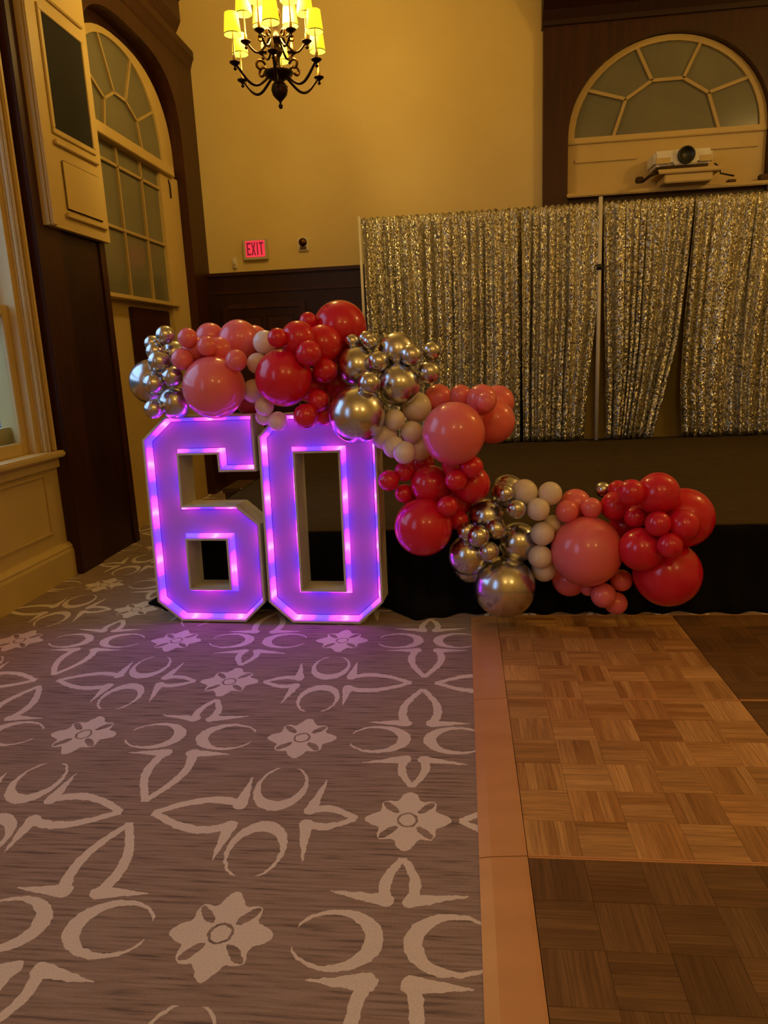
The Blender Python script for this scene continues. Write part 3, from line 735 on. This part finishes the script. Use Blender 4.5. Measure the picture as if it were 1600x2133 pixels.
for ci in (0, 1):
    for ri in (0, 1, 2): panel(ci, ri)
for k, lb in enumerate(('tan dance floor edging strip nearest the camera', 'tan dance floor edging strip in the middle, pinkish under the lit numerals', 'tan dance floor edging strip farthest back by the stage skirt')):
    y0 = .942+k*(PL+.003)
    e = MB().prism([(.0215, 0), (.0215, .003), (.06, .009), (.16, PZ), (.1735, PZ), (.1735, 0)], lambda u, v, d: (u, d, v), y0+.002, y0+PL).build('edge_strip', M['trimtan'])
    tag(e, lb, 'edge strip', 'dance floor edging strips')

# ------------------------------------------------------------------ the numerals
DEP, REC, RIM = .20, .062, .0125
def inset(P, t):
    """offset a closed polygon to its left by t"""
    n = len(P); out = []
    for i in range(n):
        a, b, c = Vector(P[i-1]), Vector(P[i]), Vector(P[(i+1) % n])
        d1, d2 = (b-a).normalized(), (c-b).normalized()
        n1, n2 = Vector((-d1.y, d1.x)), Vector((-d2.y, d2.x)); m = (n1+n2)
        m = m/(m.length_squared)*2*t if m.length > 1e-6 else n1*t
        out.append((b.x+m.x, b.y+m.y))
    return out
def area(P): return .5*sum(P[i-1][0]*P[i][1]-P[i][0]*P[i-1][1] for i in range(len(P)))
def led_col(s):
    t = (s % .30)/.30
    a = .5+.5*math.cos(2*PI*t); a = a*a*(3-2*a); a = a*a*(3-2*a)
    hot = max(0, math.cos(2*PI*t))**14
    pk = np.array((5.6, .12, 4.8)); bl = np.array((.06, .03, 6.5)); ht = np.array((1.5, .5, 1.2))
    return tuple(bl*(1-a)+pk*a+ht*hot*.9)+(1,)
def ribbon(P, name, par, off):
    """led strip: runs round the channel wall and folds a little on to the face panel"""
    n = len(P); P1 = inset(P, .0025); P2 = inset(P, .014); P3 = inset(P, .021)
    vs = []; cols = []; fs = []; s = off; idx = []
    for i in range(n):
        a, b = i, (i+1) % n
        L = math.dist(P1[a], P1[b]); k = max(1, int(L/.02))
        for q in range(k):
            t = q/k; ring = []
            for (Q, d) in ((P1, .018), (P1, REC-.012), (P2, REC-.0045), (P3, REC-.001)):
                ring.append((Q[a][0]+(Q[b][0]-Q[a][0])*t, d, Q[a][1]+(Q[b][1]-Q[a][1])*t))
            vs += ring; cols += [led_col(s+L*t)]*4
        s += L
    m = len(vs)//4
    for i in range(m):
        j = (i+1) % m
        for k in range(3): fs.append((i*4+k, j*4+k, j*4+k+1, i*4+k+1))
    me = bpy.data.meshes.new(name); me.from_pydata(vs, [], fs)
    ca = me.color_attributes.new('led', 'FLOAT_COLOR', 'POINT')
    for i, c in enumerate(cols): ca.data[i].color = c
    me.polygons.foreach_set('use_smooth', [True]*len(fs)); me.materials.append(M['led'])
    return link(name, me, par)
def numeral(name, label, outer, holes, origin, offs):
    root = empty(name, origin, label, 'marquee number', 'light up marquee numerals')
    if area(outer) < 0: outer = outer[::-1]
    holes = [h if area(h) < 0 else h[::-1] for h in holes]         # walk so that the body lies on the left
    loops = [outer]+holes
    sh_ = MB()
    for P in loops:
        I = inset(P, RIM); n = len(P)
        vs = [(x, 0, z) for x, z in P] + [(x, 0, z) for x, z in I] + [(x, REC, z) for x, z in I] + [(x, DEP, z) for x, z in P]
        fs = []
        for i in range(n):
            j = (i+1) % n
            fs += [(i, j, n+j, n+i), (n+i, n+j, 2*n+j, 2*n+i), (i, 3*n+i, 3*n+j, j)]
        sh_.add(vs, fs)
    def cap(d, loops_):
        flat = [q for l in loops_ for q in l]
        tri = tessellate_polygon([[Vector((x, z, 0)) for x, z in l] for l in loops_])
        return [(x, d, z) for x, z in flat], [tuple(t) for t in tri]
    sh_.add(*cap(DEP, loops))
    body = sh_.build('shell', M['shell'], root)
    # panel sits in the channel with a little thickness
    pm = MB(); L2 = [inset(P, RIM) for P in loops]
    pm.add(*cap(REC, L2)); pm.add(*cap(REC+.006, L2)); pm.build('face_panel', M['panel'], root)
    for k, P in enumerate(loops): ribbon(inset(P, RIM), 'led_strip', root, offs[k])
    # dark joint where the strip's channel meets the panel, outer loop
    a, b = inset(outer, RIM+.0225), inset(outer, RIM+.0245); n = len(outer)
    vs = [(x, REC-.0016, z) for x, z in a]+[(x, REC-.0016, z) for x, z in b]
    MB().add(vs, [(i, (i+1) % n, n+(i+1) % n, n+i) for i in range(n)]).build('panel_joint', M['seam'], root)
    return root
LEAN = math.atan(.0437); YAWN = -math.atan(.05)
def place(root):
    root.rotation_euler = (-LEAN, 0, YAWN)
CX6, CX0 = -1.578, -.851
six = [(-1.93,1.135),(-1.775,1.27),(-1.228,1.27),(-1.225,.932),(-1.46,.932),(-1.463,1.037),(-1.705,1.037),(-1.709,.732),(-1.368,.732),(-1.228,.613),(-1.228,.125),(-1.358,0),(-1.777,0),(-1.928,.124)]
sixh = [(-1.697,.213),(-1.447,.213),(-1.447,.514),(-1.697,.514)]
zero = [(-1.203,1.137),(-1.073,1.265),(-.632,1.265),(-.500,1.137),(-.497,.132),(-.645,0),(-1.058,0),(-1.203,.13)]
zeroh = [(-.986,.209),(-.727,.209),(-.727,1.032),(-.986,1.032)]
sh6 = lambda P, c: [((x-c)*1.0012, z*1.001) for x, z in P]
yb = lambda x: 4.04-.05*(x+1.2)
n6 = numeral('numeral_six', 'giant white six with two openings, glowing purple, left of the zero', sh6(six, CX6), [sh6(sixh, CX6)], (CX6, yb(CX6), .0095), (.05, .12)); place(n6)
n0 = numeral('numeral_zero', 'giant white zero with one tall opening, glowing purple, right of the six', sh6(zero, CX0), [sh6(zeroh, CX0)], (CX0, yb(CX0), .0095), (.10, .03)); place(n0)

# ------------------------------------------------------------------ balloons
def balloon_mesh(mtl):
    """unit latex balloon: round, a touch longer towards the neck, with a short neck and knot at -Z"""
    m = MB(); n = 36; prof = []
    for k in range(23):
        a = PI*(k/22*.955)                         # from the crown down to the neck
        r, z = math.sin(a), math.cos(a)
        if z < 0: z *= 1.0+.05*(-z)**2
        prof.append((max(r, .004), z))
    prof += [(.10,-1.075),(.05,-1.10),(.035,-1.12),(.055,-1.135),(.06,-1.15),(.02,-1.17)]
    m.lathe(prof, n); return m.mesh('balloon', mtl)
BME = {k: balloon_mesh(v) for k, v in BM.items()}
BALLOONS = [
('c',-1.855,4.201,1.485,0.134,'big chrome balloon at the extreme left end of the garland with a pale blue reflection'),
('c',-1.698,4.091,1.748,0.054,'topmost small chrome balloon of the left end cluster'),
('c',-1.805,4.146,1.707,0.046,'small chrome balloon just below and left of the topmost one at the left end'),
('c',-1.767,4.085,1.659,0.052,'small chrome balloon in the middle of the leaning column at the left end'),
('c',-1.720,4.016,1.601,0.062,'small chrome balloon lowest in the leaning column above the big left end balloon'),
('c',-1.702,4.201,1.645,0.074,'medium chrome balloon tucked half behind the pink balloons at the left end'),
('c',-1.647,4.008,1.514,0.059,'small chrome balloon touching the left side of the big pink balloon on the six'),
('c',-1.751,3.981,1.479,0.059,'small chrome balloon in front of the big left end chrome balloon'),
('c',-1.682,4.102,1.362,0.097,'medium chrome balloon sitting on the chamfered corner of the numeral six'),
('c',-1.784,4.017,1.333,0.055,'lowest small chrome balloon at the left end beside the top corner of the six'),
('p',-1.518,3.967,1.721,0.055,'leftmost upper small pink balloon above the six'),
('p',-1.510,4.315,1.730,0.087,'medium pink balloon forming the left hump of the top outline above the six'),
('p',-1.324,4.280,1.706,0.119,'large pink balloon at the top of the pink cluster above the six'),
('p',-1.286,4.460,1.696,0.102,'large pink balloon behind the top one and next to the ivory balloon'),
('p',-1.518,4.059,1.653,0.077,'medium pink balloon below the leftmost upper one above the six'),
('p',-1.557,3.957,1.607,0.061,'small pink balloon farthest left touching the chrome cluster'),
('p',-1.406,3.951,1.671,0.055,'small pink balloon in the centre of the bunch above the six'),
('p',-1.377,4.053,1.650,0.073,'medium pink balloon between the centre of the bunch and the large top one'),
('p',-1.236,3.917,1.586,0.060,'small pink balloon on the upper right shoulder of the big pink balloon'),
('p',-1.392,3.964,1.444,0.174,'biggest pink balloon resting on top of the numeral six'),
('p',-1.557,4.216,1.585,0.089,'pink balloon filling the gap behind the bunch on the left above the six'),
('p',-1.391,4.167,1.573,0.099,'pink balloon filling the gap behind the big pink balloon on the six'),
('d',-1.290,4.256,1.343,0.081,'dark coral balloon peeping out between the two numerals behind the ivory ones'),
('w',-1.135,4.170,1.682,0.069,'uppermost ivory balloon between the pink and the red bunches'),
('w',-1.176,4.120,1.565,0.060,'second ivory balloon down between the pink and the red bunches'),
('w',-1.209,4.119,1.407,0.070,'ivory balloon at mid height left of the big red balloon'),
('w',-1.114,3.978,1.328,0.054,'ivory balloon under the big red balloon catching purple light'),
('w',-1.138,4.036,1.265,0.049,'lilac lit ivory balloon wedged above the gap between six and zero'),
('w',-1.050,4.005,1.237,0.057,'lilac lit ivory balloon hanging over the upper left corner of the zero'),
('r',-0.984,3.874,1.695,0.053,'small red balloon farthest left at the top of the red bunch above the zero'),
('r',-0.891,3.965,1.689,0.096,'medium red balloon behind the leftmost small red one above the zero'),
('r',-0.873,4.174,1.789,0.051,'small red balloon against the left side of the topmost big red balloon'),
('r',-0.711,4.294,1.747,0.158,'topmost big red balloon of the whole garland'),
('r',-0.783,4.098,1.652,0.113,'large red balloon below the topmost one above the zero'),
('r',-0.818,3.871,1.607,0.070,'medium red balloon on the upper right of the big front red balloon'),
('r',-0.984,3.951,1.481,0.158,'biggest red balloon at the front above the upper left of the zero'),
('r',-0.762,4.015,1.510,0.070,'small red balloon in the middle of the bunch above the zero'),
('r',-0.794,3.941,1.348,0.061,'small dark red balloon low in the bunch above the zero'),
('r',-0.860,3.888,1.271,0.069,'red balloon hanging lowest over the top of the zero'),
('r',-0.783,4.017,1.270,0.068,'red balloon hanging over the zero beside the big chrome balloon'),
('r',-0.747,4.264,1.438,0.113,'red balloon filling the gap beside the chrome cluster above the zero'),
('r',-0.881,4.139,1.427,0.098,'red balloon filling the gap right of the biggest red one'),
('r',-0.791,4.419,1.558,0.110,'red balloon behind the upper left of the chrome cluster'),
('r',-0.866,4.371,1.352,0.092,'red balloon deep inside the bunch above the zero'),
('c',-0.616,4.110,1.663,0.042,'smallest chrome balloon touching the topmost big red balloon'),
('c',-0.540,4.137,1.673,0.045,'small chrome balloon right of the smallest one in the middle cluster'),
('c',-0.508,4.071,1.653,0.042,'small chrome balloon overlapping its neighbour at the top left of the middle cluster'),
('c',-0.596,4.108,1.524,0.116,'medium chrome balloon at the left of the middle cluster beside the red bunch'),
('c',-0.464,4.018,1.544,0.061,'small chrome balloon in the centre of the middle cluster'),
('c',-0.365,4.135,1.599,0.104,'medium chrome balloon at the top of the middle cluster before the sequin drape'),
('c',-0.279,4.020,1.572,0.060,'small chrome balloon on the front right of the top one in the middle cluster'),
('c',-0.168,4.091,1.591,0.050,'small chrome balloon at the far upper right of the middle cluster'),
('c',-0.184,4.058,1.476,0.061,'small chrome balloon at the right edge of the middle cluster above the coral ones'),
('c',-0.354,4.049,1.415,0.118,'medium chrome balloon at the lower right of the middle cluster'),
('c',-0.496,3.850,1.437,0.061,'small chrome balloon above the big one hanging over the zero'),
('c',-0.579,3.912,1.266,0.157,'big chrome balloon hanging over the upper right corner of the zero'),
('c',-0.423,4.246,1.531,0.058,'small chrome balloon deep inside the middle cluster'),
('w',-0.265,4.139,1.280,0.086,'large ivory balloon at the top of the bunch under the middle chrome cluster'),
('w',-0.378,3.961,1.229,0.058,'small ivory balloon right of the big chrome balloon over the zero'),
('w',-0.289,4.014,1.151,0.062,'small ivory balloon touching the left of the biggest coral balloon'),
('w',-0.446,4.003,1.136,0.076,'lilac ivory balloon half hidden behind the big chrome one beside the zero'),
('w',-0.386,3.922,1.082,0.061,'lilac lit ivory balloon low at the right edge of the zero'),
('w',-0.320,3.845,1.059,0.062,'lowest ivory balloon of the bunch right of the zero'),
('w',-0.249,4.065,1.040,0.063,'shaded ivory balloon below left of the biggest coral balloon'),
('p',-0.143,4.219,1.322,0.081,'coral balloon at the upper left of the coral bunch before the sequin drape'),
('p',-0.014,4.084,1.339,0.062,'small coral balloon in the middle of the top outline before the sequin drape'),
('p',0.102,4.032,1.314,0.086,'coral balloon third from left along the top before the sequin drape'),
('p',0.207,4.434,1.270,0.103,'coral balloon at the upper right corner before the sequin drape'),
('p',0.170,4.264,1.171,0.132,'large coral balloon at the right end of the bunch before the sequin drape'),
('p',0.122,3.918,1.308,0.054,'small coral balloon in front of the right end of the coral bunch'),
('p',-0.053,3.790,1.160,0.166,'biggest coral balloon right of the zero'),
('p',0.027,4.147,1.230,0.092,'coral balloon filling the gap behind the biggest coral one'),
('r',-0.422,3.934,0.892,0.059,'small crimson balloon sticking out left beside the zero'),
('r',-0.335,3.977,0.935,0.057,'small crimson balloon upper left of the column below the coral bunch'),
('r',-0.343,3.991,0.805,0.054,'small crimson balloon left of the column just above the big crimson one'),
('r',-0.194,3.973,0.857,0.110,'medium crimson balloon in the middle of the column below the coral bunch'),
('r',-0.046,3.807,0.908,0.059,'small crimson balloon on the right front of the crimson column'),
('r',-0.096,3.806,0.764,0.057,'small crimson balloon on the upper right of the big crimson one'),
('r',-0.233,3.874,0.635,0.162,'biggest crimson balloon at the bottom of the column right of the zero'),
('r',0.035,3.971,0.852,0.109,'medium crimson balloon at the right edge of the column before the stage'),
('r',-0.042,3.907,0.975,0.082,'crimson balloon directly under the biggest coral one'),
('r',0.040,3.822,0.973,0.062,'small crimson balloon at the upper right of the column under the coral one'),
('r',-0.065,4.070,0.744,0.110,'crimson balloon filling the gap low in the column'),
('r',-0.037,3.966,0.648,0.057,'small crimson balloon low between the crimson column and the chrome cluster'),
('r',-0.243,4.144,0.953,0.070,'crimson balloon deep under the ivory bunch right of the zero'),
('r',-0.281,4.104,0.741,0.076,'crimson balloon deep in the column above the biggest crimson one'),
('c',0.222,3.916,0.807,0.050,'topmost small chrome balloon of the low cluster near the floor'),
('c',0.280,3.887,0.725,0.055,'small chrome balloon in the low cluster left of the ivory column'),
('c',0.122,4.025,0.653,0.103,'medium chrome balloon at the upper left of the low cluster'),
('c',0.003,3.896,0.600,0.053,'small chrome balloon at the left of the little trio in the low cluster'),
('c',0.070,3.824,0.590,0.060,'small chrome balloon in front centre of the little trio in the low cluster'),
('c',0.167,3.900,0.610,0.058,'small chrome balloon at the right of the little trio in the low cluster'),
('c',0.297,4.024,0.498,0.117,'medium chrome balloon on the right of the low cluster beside the ivory column'),
('c',0.011,3.936,0.450,0.114,'medium chrome balloon at the far left of the low cluster'),
('c',0.124,3.844,0.497,0.058,'small chrome balloon above the biggest low chrome balloon'),
('c',0.214,3.947,0.259,0.177,'biggest chrome balloon standing on the floor in front of the stage'),
('c',0.018,4.082,0.340,0.098,'dim chrome balloon under the far left one of the low cluster'),
('c',0.245,4.082,0.785,0.098,'brassy chrome balloon at the back top of the low cluster'),
('w',0.327,3.960,0.801,0.075,'large ivory balloon at the upper left of the low ivory column'),
('w',0.468,3.960,0.792,0.066,'ivory balloon at the upper right of the low ivory column'),
('w',0.397,3.897,0.718,0.063,'ivory balloon third down in the low ivory column'),
('w',0.423,3.920,0.573,0.066,'ivory balloon in the middle of the low ivory column'),
('w',0.487,3.998,0.608,0.053,'half hidden ivory balloon above the left of the big low pink one'),
('w',0.410,3.915,0.442,0.067,'ivory balloon second from the bottom of the low ivory column'),
('w',0.439,3.989,0.346,0.071,'lowest ivory balloon of the low ivory column'),
('p',0.621,4.056,0.709,0.087,'coral balloon at the top above the big low pink one'),
('p',0.558,3.941,0.694,0.063,'small pink balloon above the left of the big low pink one'),
('p',0.690,3.949,0.708,0.058,'small pink balloon above the right of the big low pink one'),
('p',0.664,3.924,0.469,0.196,'biggest pink balloon low in front of the stage'),
('p',0.594,4.071,0.258,0.099,'dark coral balloon under the left of the big low pink one'),
('p',0.685,3.990,0.226,0.040,'tiny pink balloon at the start of the tail near the floor'),
('p',0.760,3.923,0.211,0.070,'pink balloon in the middle of the tail near the floor'),
('p',0.842,3.983,0.143,0.065,'last pink balloon of the tail touching the floor'),
('p',0.870,3.991,0.275,0.062,'pink balloon of the tail under the right of the big low pink one'),
('r',0.825,3.979,0.710,0.082,'red balloon at the left edge of the right end bunch'),
('r',0.855,4.073,0.780,0.056,'small red balloon on the upper left outline of the right end bunch'),
('r',0.861,3.775,0.824,0.070,'red balloon second along the top of the right end bunch'),
('r',1.012,3.836,0.804,0.112,'large red balloon at the top of the right end bunch'),
('r',1.176,3.932,0.648,0.161,'very big red balloon forming the right edge of the right end bunch'),
('r',1.122,3.746,0.652,0.082,'red balloon in front of the very big one at the right end'),
('r',0.916,3.900,0.664,0.062,'small red balloon in the middle left of the right end bunch'),
('r',0.989,3.724,0.667,0.066,'small red balloon in the centre of the right end bunch'),
('r',1.044,3.693,0.559,0.066,'small red balloon above the lowest big red one at the right end'),
('r',0.926,3.806,0.509,0.116,'large red balloon right of the big low pink one'),
('r',1.100,3.922,0.337,0.183,'lowest big red balloon of the right end bunch close to the floor'),
('r',0.904,4.089,0.567,0.091,'red balloon filling the gap behind the left of the right end bunch'),
('r',1.004,4.048,0.669,0.094,'red balloon filling the gap behind the top of the right end bunch'),
('r',1.107,4.090,0.501,0.090,'red balloon deep in the centre of the right end bunch'),
('c',0.784,4.129,0.774,0.045,'single small gold toned chrome balloon behind the right end red bunch'),
]
spine = [(-1.85,4.22,1.45),(-1.2,4.22,1.5),(-.7,4.2,1.5),(-.3,4.15,1.3),(0,4.15,1.0),(0,4.12,.75),(.2,4.1,.5),(.7,4.1,.4),(1.2,4.1,.5)]
for i, (k, x, y, z, r, lb) in enumerate(BALLOONS):
    o = link('balloon', BME[k]); o.location = (x, y, z); o.scale = (r, r, r)
    best = min(spine, key=lambda p: (p[0]-x)**2+(p[2]-z)**2)
    d = Vector((best[0]-x, max(.25, best[1]+.3-y), best[2]-z)).normalized()   # the neck points in and back
    o.rotation_mode = 'QUATERNION'; o.rotation_quaternion = (-d).to_track_quat('Z', 'Y')
    tag(o, lb, 'balloon', 'balloons of the garland')
